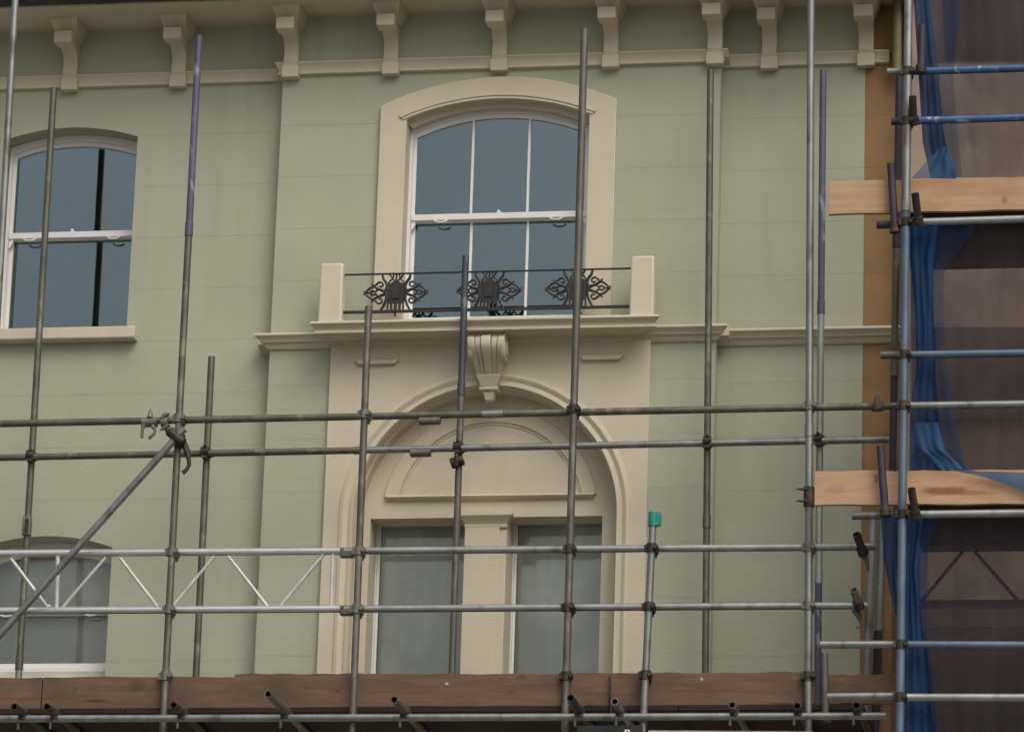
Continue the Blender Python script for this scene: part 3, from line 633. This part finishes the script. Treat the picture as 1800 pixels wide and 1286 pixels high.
for sx, py in ((740, 788), (866, 728), (756, 737)):
    par, Y = (h2, YI-.056) if py == 788 else (h1, YO+.056)
    p = at(sx, py+(8 if py == 788 else (0 if py == 728 else 3)), Y); MB().tube(p+Vector((-.075, -.01, -.002)), p+Vector((.075, -.01, 0)), .031 if py == 788 else .028, 12, False).build('sleeve', 'umber' if py != 728 else 'galv', par, .003)
O2 = [(350, 64), (286, 1286)]; O3 = [(648, 539), (619, 1286)]; O4 = [(1027.5, 52), (992.7, 1286)]; O5 = [(1148, 912), (1130, 1286)]; O6 = [(1425.5, 0), (1420.5, 1286)]
I1 = [(94.7, 155), (32.7, 1188)]; I2 = [(372, 627), (344.5, 1187)]; I3 = [(818.6, 451), (794.6, 1180)]; I4 = [(1249, 124), (1240, 1177)]; I5 = [(1447, 124), (1436.6, 1270)]
for par, L, pys in ((o2, O2, (735, 970, 1071)), (o3, O3, (728, 968, 1070)), (o4, O4, (719, 965, 1067, 1188)), (o5, O5, (963, 1066, 1186)), (o6, O6, (713, 962, 1064, 1188))):
    Y = YO-.06 if par in (o3, o5) else YO
    for py in pys: coupler(par, lerp_px(L, py), py, Y, k='coupler' if par in (o4, o5) or py > 1100 else 'coupler_grey', rz=random.uniform(-.1, .1))
coupler(o2, lerp_px(O2, 1188), 1188, YO, k='coupler_grey')
for par, L, py in ((i1, I1, 803), (i2, I2, 797), (i3, I3, 788), (i4, I4, 779), (i5, I5, 775)):
    coupler(par, lerp_px(L, py), py, YI, flip=-1, k='coupler', rz=random.uniform(-.1, .1))
# heavy swivel under the middle ledger joint
p = at(805, 812, YI); c = MB(); c.tube(p+Vector((-.045, -.03, -.02)), p+Vector((.045, -.03, .01)), .04, 12, False); c.tube(p+Vector((0, -.06, -.05)), p+Vector((0, -.06, .05)), .018, 8, False)
c.build('swivel_coupler', 'coupler', i3, .004)
# wall of bolts on the tube by the timber board
for py in (862, 883):
    p = at(lerp_px(O6, py), py, YO); MB().tube(p+Vector((.0, -.03, 0)), p+Vector((-.085, -.035, .005)), .013, 8, False, r2=.004).build('bolt', 'coupler', o6)
p = at(lerp_px(O6, 873), 873, YO); MB().tube(p+Vector((0, 0, -.07)), p+Vector((0, 0, .07)), .038, 14, False).build('coupler', 'coupler', o6, .004)

# ---- diagonal brace and the loose couplers by it
br = pole('diagonal_brace', 'grey diagonal brace tube rising from lower left to the purple topped upright', YO-.075, [(324, 753), (-4, 1119)], [(1, 'galv')], group='scaffold braces', below=1.2, cat='scaffold tube')
p = at(313, 772, YO-.05); c = MB(); c.tube(p+Vector((-.06, -.03, .055)), p+Vector((.045, -.03, -.035)), .037, 14, False); c.tube(p+Vector((-.0, .05, -.05)), p+Vector((-.0, .05, .05)), .037, 14, False)
c.tube(p+Vector((-.075, -.045, .06)), p+Vector((-.02, -.045, .02)), .02, 8, False); c.build('swivel_coupler', 'coupler', br, .004)
p = at(322, 795, YO-.03); b = MB(); b.path([p+Vector(q) for q in ((-.0, 0, .07), (.03, 0, .0), (.045, -.01, -.05), (.05, -.01, -.09), (.035, -.01, -.125), (.005, -.01, -.15))], [.022, .024, .016, .015, .015, .018], 8)
b.build('coupler_flap', 'coupler', br)
p = at(262, 742, YO+.05)
lc = MB(); lc.tube(p+Vector((-.05, 0, 0)), p+Vector((.06, 0, 0)), .036, 14, False)
lc.path([p+Vector((.01, -.02, .03)), p+Vector((.012, -.02, .06)), p+Vector((.012, -.02, .098))], [.022, .016, .003], 8)
lc.path([p+Vector((-.03, -.02, -.02)), p+Vector((-.04, -.02, -.06)), p+Vector((-.04, -.02, -.12))], [.022, .012, .011], 8)
lc.path([p+Vector(q) for q in ((.03, -.02, -.03), (.05, -.02, -.06), (.05, -.02, -.085), (.03, -.02, -.105), (.01, -.02, -.125))], [.016, .012, .012, .012, .014], 8)
tag(lc.build('loose_coupler', 'coupler_grey', None, .002), 'open hinged coupler with hanging flaps on the upper dark rail', 'coupler')
p = at(291, 742, YO+.05); lc = MB(); lc.tube(p+Vector((-.03, 0, 0)), p+Vector((.02, 0, 0)), .037, 14, False)
lc.path([p+Vector((-.02, -.02, .02)), p+Vector((.0, -.02, .05)), p+Vector((.03, -.02, .055))], [.02, .02, .012], 8); lc.path([p+Vector((.03, -.02, -.02)), p+Vector((.0, -.02, -.05)), p+Vector((-.03, -.02, -.06))], [.02, .016, .006], 8)
tag(lc.build('loose_coupler', 'coupler_grey', None, .002), 'small closed coupler on the upper dark rail right next to the purple topped upright', 'coupler')
p = at(1545, 714, YO+.05); lc = MB(); lc.tube(p+Vector((-.05, 0, 0)), p+Vector((.03, 0, 0)), .037, 14, False); lc.path([p+Vector((-.0, -.03, -.03)), p+Vector((-.01, -.035, .02)), p+Vector((-.01, -.03, .065))], [.03, .026, .016], 8)
lc.path([p+Vector((-.03, -.03, -.0)), p+Vector((-.08, -.03, -.01))], [.03, .012], 8)
tag(lc.build('loose_coupler', 'rust', None, .002), 'rusty brown coupler near the right end of the upper dark rail', 'coupler')

# ---- lattice beam
YB = YO+.065
lb = thing('lattice_beam', tuple(at(300, 1073, YB)), 'bright aluminium lattice beam with zigzag struts at the lower left', 'lattice beam')
def bar(name, a, b, r, mt='alu', e0=0, e1=0):
    p, q = at(*a, YB), at(*b, YB); d = (q-p).normalized(); return MB().tube(p-d*e0, q+d*e1, r, 12).build(name, mt, lb)
bar('chord', (0, 972.5), (606, 968), .0265, e0=2.5); bar('chord', (0, 1073), (606, 1069.5), .0265, e0=2.5)
for a, b in (((19, 981), (84, 1067)), ((186, 979), (110, 1067)), ((210, 979), (277, 1066)), ((377, 977), (303, 1066)), ((401, 977), (470, 1065)), ((570, 973), (492.6, 1065)), ((-5, 981), (-80, 1068))):
    bar('strut', a, b, .0115, 'alu_matt')
bar('post', (102, 975), (99, 1068), .016, 'alu_matt'); bar('post', (585.5, 972), (582, 1067), .014, 'alu_matt')
for py in (971.5, 1073):
    p = at(612, py, YB); MB().box(p.x-.055, p.x+.045, p.y-.03, p.y+.03, p.z-.033, p.z+.033).build('spigot', 'umber', lb, .008)

# ---- toe boards and deck of the scaffold
def board(label, Y, a, b, h, mt, group, tilt=0, thick=.038, name='scaffold_board', cat='board', bands=True, clip=.0):
    p, q = at(*a, Y), at(*b, Y)                       # top left, top right of the front face
    n = 14; B = MB(); tl, bl_, tl2, bl2 = [], [], [], []
    for k in range(n+1):
        t = k/n; c = p+(q-p)*t; w = .0035*sin(k*1.7+p.x)+.002*sin(k*.6); w2 = .003*sin(k*1.3+q.x*3)
        tl.append(c+Vector((0, 0, w))); bl_.append(c+Vector((0, 0, -h+w2))); tl2.append(tl[-1]+Vector((0, thick, 0))); bl2.append(bl_[-1]+Vector((0, thick, 0)))
    B.quad_strip(tl, bl_); B.quad_strip(tl2, bl2); B.quad_strip(tl, tl2); B.quad_strip(bl_, bl2)
    for k in (0, -1): B.poly([tl[k], tl2[k], bl2[k], bl_[k]])
    return tag(B.build(name, mt, None, .003), label, cat, group)
YTB = YO+.03
GT = 'toe boards along the scaffold'
board('short brown toe board at the left end, in front of the lower left window', YTB, (-260, 1192), (74, 1190.5), .226, 'toe', GT)
board('stained brown toe board between the left board joint and the lattice beam end', YTB, (76.5, 1189.5), (618, 1187), .226, 'toe', GT)
board('brown toe board below the paired arch windows', YTB-.004, (619, 1184), (1071, 1182), .228, 'toe', GT)
board('reddish brown toe board from the black strap to the full height upright', YTB, (1073.5, 1182.5), (1432, 1180), .228, 'toe', GT)
board('brown toe board piece standing behind the middle one, its top edge showing', YTB+.05, (412, 1183.5), (640, 1183), .2, 'toe', GT)
board('separate dark brown toe board at the right, below the blue net scaffold', YTB+.03, (1454, 1185), (1577, 1184.5), .2, 'toe', GT)
zd = at(700, 1243, YTB).z-.012
lens_ = [(-6.2, -2.35), (-2.345, 1.5), (1.505, 2.75)]
word = ['nearest the street', 'second from the street', 'third from the street', 'fourth from the street', 'nearest the wall']
wl = ['left', 'middle', 'right']
for i in range(5):
    for j, (x0, x1) in enumerate(lens_):
        y0 = -1.578+i*.232; b = MB().box(x0, x1, y0, y0+.225, zd-.019+random.uniform(-.002, .002), zd+.019)
        tag(b.build('deck_board', 'deck', None, .003), 'dark platform board seen from below, %s row, %s length' % (word[i], wl[j]), 'board', 'platform boards')
# transoms: tube ends stick out towards the street below the toe boards
tr = [((25, 1241), (46, 1263), 'coupler'), ((82, 1241), (108, 1263), 'coupler'), ((305, 1238), (326, 1262), 'coupler'), ((471, 1219), (507, 1259), 'umber'), ((693, 1229), (722, 1260), 'rust'), ((1003, 1226), (1031, 1260), 'coupler'), ((1080.5, 1232), (1099, 1260), 'galv'), ((1287, 1238), (1298, 1260), 'umber'), ((1401, 1240), (1409, 1260), 'coupler'), ((1506, 1239), (1511, 1260), 'coupler')]
trl = ['leftmost dark cross tube end below the toe boards', 'second dark cross tube end from the left below the toe boards', 'dark cross tube end beside the purple topped upright', 'long brown cross tube end pointing up left over the toe board', 'rusty cross tube end right of the long brown upright', 'dark cross tube end beside the long grey brown upright', 'cross tube with a round open pale end under the right lower window', 'short dark cross tube end right of the capped tube', 'black cross tube end left of the full height upright', 'black cross tube end below the separate right toe board']
ZT = zd-.019-.027
for (e, l, mt), lab in zip(tr, trl):
    far = at(*l, YO-.06); far.z = ZT                       # where it lies on the ledger, under the deck
    ly = YO-.06
    # run straight towards the street until it reaches the pixel of its open end
    best = None
    for k in range(120):
        y = ly-.05-k*.01; q = at(*e, y)
        dd = abs(q.z-ZT)
        if best is None or dd < best[0]: best = (dd, y, q)
    y = max(best[1], ly-.6); q = at(*e, y); x = q.x
    root = thing('scaffold_transom', (x, y, ZT), lab, 'scaffold tube', G3)
    z = q.z
    MB().tube((x, y, z), (x+.0, -.4, ZT-.0), .0255).build('tube', mt, root)
    MB().tube((x-.005, -1.71, ZT-.05), (x+.0, -1.71, ZT+.03), .036, 12, False).build('coupler', 'coupler', root, .003)
    MB().tube((x-.03, -1.72, ZT-.06), (x-.03, -1.72, ZT-.11), .009, 8, False).build('bolt', 'coupler_grey', root)
# board clip bolt
p = at(1072, 1188, YTB-.03); q = at(1074, 1257, YTB-.03); tag(MB().tube(p, q, .008, 8, False).build('board_strap', 'coupler', None), 'thin black strap across the toe board joint beside the open tube end', 'strap')
# sign below, only the top of one letter shows
p = at(1104, 1283, YO-.13)
sg = thing('scaffold_sign', (p.x, p.y, p.z-.5), 'black sign board with a white letter cut off by the bottom edge', 'sign')
MB().box(p.x-.35, p.x+.10, p.y, p.y+.01, p.z-.5, p.z+.035).build('panel', 'sign', sg, .002)
cu_ = bpy.data.curves.new('letter', 'FONT'); cu_.body = 'R'; cu_.size = .1; cu_.extrude = .002; cu_.align_x = 'CENTER'
tmp = bpy.data.objects.new('tmp', cu_); COL.objects.link(tmp); bpy.context.view_layer.update()
lme = bpy.data.meshes.new_from_object(tmp.evaluated_get(bpy.context.evaluated_depsgraph_get())); bpy.data.objects.remove(tmp); lme.materials.clear(); lme.materials.append(M['letter'])
lo = bpy.data.objects.new('letter', lme); COL.objects.link(lo); lo.parent = sg; lo.rotation_euler = (pi/2, 0, 0)
lo.location = (0, -.003, .5+.012-.075)

# ------------------------------------------------------------------ right scaffold with the net
YQ = -2.0
G4 = 'tubes of the net scaffold'
R1 = [(1597, 0), (1581.5, 1286)]
rp1 = pole('scaffold_standard', 'thick blue grey upright tube at the left edge of the blue net', YQ, R1, [(.33, 'galv'), (1, 'blue_grey')], r=.030, group=G4, above=.8, below=1)
rp2 = pole('scaffold_standard', 'dark upright tube just left of the thick blue grey one', YQ+1.0, [(1581, 130), (1568, 880)], [(.4, 'plum'), (.7, 'umber'), (1, 'plum')], r=.026, group=G4, above=0, below=0)
dp = pole('drain_pipe', 'old olive yellow pipe at the top beside the blue net', YR-.12, [(1577, 0), (1577, 128)], [(1, 'pipe')], r=.036, group=None, above=.5, cat='pipe')
s1 = pole('scaffold_standard', 'grey upright tube right of the guard rail ends, lower right', YI, [(1534, 900), (1524, 1184)], [(1, 'galv')], r=.028, group=G4, below=.5)
s2 = pole('scaffold_standard', 'dark grey upright tube behind the hanging blue net, lower right', YI+.1, [(1550, 890), (1541, 1184)], [(.5, 'galv'), (1, 'plum')], r=.03, group=G4, below=.5)
p, q = at(1563, 960, -.2), at(1556, 1186, -.2); tag(MB().box(q.x-.04, q.x+.04, -.22, -.14, 7.3, p.z+.6).build('timber_post', 'ochre', None, .004), 'ochre brown timber post beside the hanging blue net', 'post')
RL = [(126, 120, 'blue', 'blue ledger tube at the top right across the net'), (213, 206.5, 'blue', 'second blue ledger tube from the top across the net'), (391, 385, 'galv2', 'grey ledger tube under the upper fresh board'),
      (623.5, 620.5, 'blue_grey', 'grey blue ledger tube across the net, middle right'), (713, 710, 'galv', 'grey ledger tube level with the upper dark rail, right of the net edge'), (904, 901.5, 'galv2', 'pale ledger tube under the lower fresh board'),
      (1132.5, 1133.5, 'blue_grey', 'blue grey ledger tube across the net below the lattice struts'), (1225, 1225.5, 'galv2', 'lowest pale ledger tube across the net')]
for ya, yb, mt, lab in RL:
    x0 = 1600; nm = ledger(lab, YQ+.058, (x0, ya), (1800, yb), mt, ext1=3.0, r=.027, ext0=.02); nm['group'] = G4
    coupler(rp1, lerp_px(R1, ya), ya, YQ, rz=random.uniform(-.15, .15))
for a, b, y, mt, lab in (((1560, 126.5), (1592, 125.5), YQ+.12, 'galv', 'topmost short tube stub left of the thick blue grey upright'), ((1567, 214), (1592, 213), YQ+.12, 'plum', 'second dark tube stub left of the thick blue grey upright'), ((1541, 395.5), (1580, 394.5), YQ+.12, 'plum', 'dark tube stub under the upper fresh board end'),
                    ((1548, 624), (1592, 623), YQ+.12, 'umber', 'grey brown tube stub left of the net below the string course'), ((1498, 906.5), (1560, 905), YQ+.12, 'umber', 'grey tube stub under the lower fresh board'), ((1442, 1132.5), (1584, 1132), YQ+.058, 'galv', 'grey tube between the purple upright and the net, lower right'),
                    ((1455, 1224), (1584, 1222.5), YQ+.058, 'galv', 'grey tube in front of the separate right toe board')):
    q = ledger(lab, y, a, b, mt, r=.027); q['group'] = G4
# fresh boards
GF = 'fresh timber toe boards'
board('upper fresh orange timber board standing out left of the net', YQ+.09, (1457, 319.5), (1830, 310), .235, 'fresh', GF)
board('lower fresh orange timber board with a dark knot stain', YQ+.09, (1432, 828), (1830, 825), .235, 'fresh', GF)
for k, (py, w_) in enumerate(((372, 'upper'), (884, 'lower'))):
    z = at(1620, py, YQ+.1).z-.02; x0 = at(1600, py, YQ+.1).x
    for i in range(5):
        y0 = YQ+.13+i*.232
        tag(MB().box(x0-.02, 9, y0, y0+.225, z-.019, z+.019).build('deck_board', 'deck', None, .003), 'dark %s platform board behind the net, %s' % (w_, ['nearest the street', 'second from the street', 'third from the street', 'fourth from the street', 'nearest the wall'][i]), 'board', 'platform boards behind the net')
# short posts and transom ends with dark tips
for a, b, y, mt, lab, ca in (((1566, 288), (1573, 402), YQ+.02, 'plum', 'short dark plum tube standing in front of the upper fresh board', 0), ((1608.5, 340), (1614, 388), YQ-.03, 'coupler', 'short black tube end in front of the upper fresh board', 1), ((1547.5, 784), (1556, 900), YQ+.02, 'plum', 'short dark plum tube standing in front of the lower fresh board', 0),
                       ((1602, 858), (1609, 903), YQ-.03, 'coupler', 'short black tube end in front of the lower fresh board', 1), ((1505.5, 938), (1516, 968), YO-.05, 'coupler', 'black tube end on the right end of the upper bright rail', 1), ((1501, 1036), (1509, 1062), YO-.05, 'coupler_grey', 'grey tube end with black tip on the lower bright rail', 1),
                       ((1621, 44), (1619, 122), YQ+.03, 'plum', 'short dark upright tube with an open top at the upper right', 0), ((1604, 170), (1606, 212), YQ-.0, 'coupler', 'dark coupler stub on the second blue ledger', 1), ((1449, 1148), (1451, 1262), YO+.02, 'umber', 'short grey brown post on a plate at the foot of the purple upright', 0)):
    p, q = at(*a, y), at(*b, y)
    if ca: p = at(*a, y-.10)
    root = thing('tube_stub', tuple(q), lab, 'scaffold tube', 'short tube ends'); MB().tube(p, q, .027).build('tube', mt, root)
    d = (q-p).normalized()
    MB().tube(q-d*.03, q+d*.03, .037, 12, False).build('coupler', 'coupler', root, .003)
# brackets hanging under the right ends of the bright rails
for px, py, w_ in ((1528, 985, 'upper'), (1516, 1085, 'lower')):
    p = at(px, py, YO+.02); b = MB(); b.path([p+Vector((-.05, 0, .06)), p+Vector((-.02, 0, .0)), p+Vector((-.005, 0, -.06))], [.028, .018, .008], 8); b.box(p.x-.04, p.x+.0, p.y-.008, p.y+.008, p.z-.072, p.z-.06)
    tag(b.build('rail_bracket', 'umber', None, .002), 'small hooked bracket under the right end of the %s bright rail' % w_, 'bracket', 'brackets under the rail ends')
# lattice beam behind the net
YL = -1.2
l2 = thing('lattice_beam', tuple(at(1700, 1060, YL)), 'dark lattice beam with two slanting struts behind the net', 'lattice beam')
def bar2(nm, a, b, r, e=0):
    p, q = at(*a, YL), at(*b, YL); d = (q-p).normalized(); MB().tube(p, q+d*e, r, 12).build(nm, 'plum', l2)
bar2('chord', (1622, 958), (1800, 955), .035, 3); bar2('chord', (1618, 1062), (1800, 1061), .03, 3); bar2('strut', (1693, 968), (1620, 1056), .012); bar2('strut', (1713, 968), (1790, 1056), .012); bar2('strut', (1865, 968), (1800, 1056), .012)
# the net
nt_ = thing('debris_net', tuple(at(1640, 1286, YQ+.2)), 'blue and dark debris net hung behind the boards of the right scaffold', 'net')
def ribbon(name, rows, Y, mt, nx=10, amp=.02, sub=6, extra=0):
    B = MB(); L = []
    for (y0, a0, b0), (y1, a1, b1) in zip(rows, rows[1:]):
        for k in range(sub):
            t = k/sub; L.append((y0+(y1-y0)*t, a0+(a1-a0)*t, b0+(b1-b0)*t))
    L.append(rows[-1]); prev = None
    for i, (py, a, b) in enumerate(L):
        row = []
        for j in range(nx+1):
            px = a+(b-a)*j/nx+(0 if j in (0,) else 1.2*sin(i*.7+j)*(0 if mt == 'net' else 1))
            row.append(at(px, py, Y+amp*sin(j*2.1+i*.12)+amp*.6*sin(j*.9+i*.33+1)))
        if prev: B.quad_strip(prev, row)
        prev = row
    return B.build(name, mt, nt_, smooth=180)
ribbon('sheet', [(-60, 1612, 1960), (300, 1640, 1960), (312, 1640, 1960)], YQ+.22, 'net', 30, .012)
ribbon('sheet', [(392, 1600, 1960), (830, 1600, 1960)], YQ+.22, 'net', 30, .012)
ribbon('sheet', [(900, 1596, 1960), (1330, 1596, 1960)], YQ+.22, 'net', 30, .012)
ribbon('overlap', [(-60, 1625, 1960), (112, 1630, 1960)], YQ+.27, 'net', 30, .012)
ribbon('overlap', [(-60, 1655, 1960), (108, 1660, 1960)], YQ+.31, 'net', 30, .012)
ribbon('overlap', [(575, 1610, 1960), (705, 1610, 1960)], YQ+.27, 'net', 30, .012)
ribbon('overlap', [(1064, 1610, 1960), (1330, 1610, 1960)], YQ+.27, 'net', 30, .012)
ribbon('overlap', [(1100, 1625, 1960), (1330, 1625, 1960)], YQ+.31, 'net', 30, .012)
ribbon('blue_overlap', [(-40, 1604, 1690), (130, 1615, 1676), (312, 1640, 1690)], YQ+.19, 'net_tint', 12, .015)
ribbon('blue_overlap', [(392, 1592, 1720), (480, 1600, 1660), (640, 1604, 1660), (832, 1598, 1700)], YQ+.19, 'net_tint', 12, .015)
ribbon('blue_overlap', [(896, 1590, 1660), (960, 1590, 1632), (1100, 1590, 1634), (1320, 1590, 1660)], YQ+.19, 'net_tint', 12, .015)
ribbon('folded_edge', [(-30, 1604, 1630), (125, 1614, 1648), (250, 1622, 1662), (314, 1636, 1680)], YQ+.16, 'net_blue')
ribbon('folded_edge', [(390, 1592, 1652), (460, 1600, 1640), (560, 1610, 1642), (640, 1612, 1645), (720, 1600, 1648), (800, 1598, 1656), (830, 1598, 1668)], YQ+.16, 'net_blue')
ribbon('folded_edge', [(896, 1590, 1626), (1000, 1590, 1612), (1100, 1588, 1622), (1200, 1588, 1635), (1320, 1590, 1642)], YQ+.16, 'net_blue')
ribbon('folded_edge', [(904, 1548, 1592), (980, 1553, 1592), (1040, 1564, 1590), (1092, 1577, 1588)], YQ+.14, 'net_blue')
ribbon('loose_flap', [(258, 1655, 1667), (285, 1628, 1674), (314, 1602, 1682)], YQ+.12, 'net_pale')
ribbon('loose_flap', [(742, 1600, 1650), (790, 1612, 1660), (812, 1640, 1690), (832, 1655, 1705)], YQ+.12, 'net_pale')
B = MB(); up = [(1640, 800), (1680, 822), (1720, 828), (1760, 829), (1830, 831)]; dn = [(1642, 812), (1690, 830), (1730, 838), (1765, 850), (1830, 876)]
B.quad_strip([at(x, y, YQ+.04) for x, y in up], [at(x, y, YQ+.05) for x, y in dn]); B.build('loose_flap', 'net_flap', nt_, smooth=180)
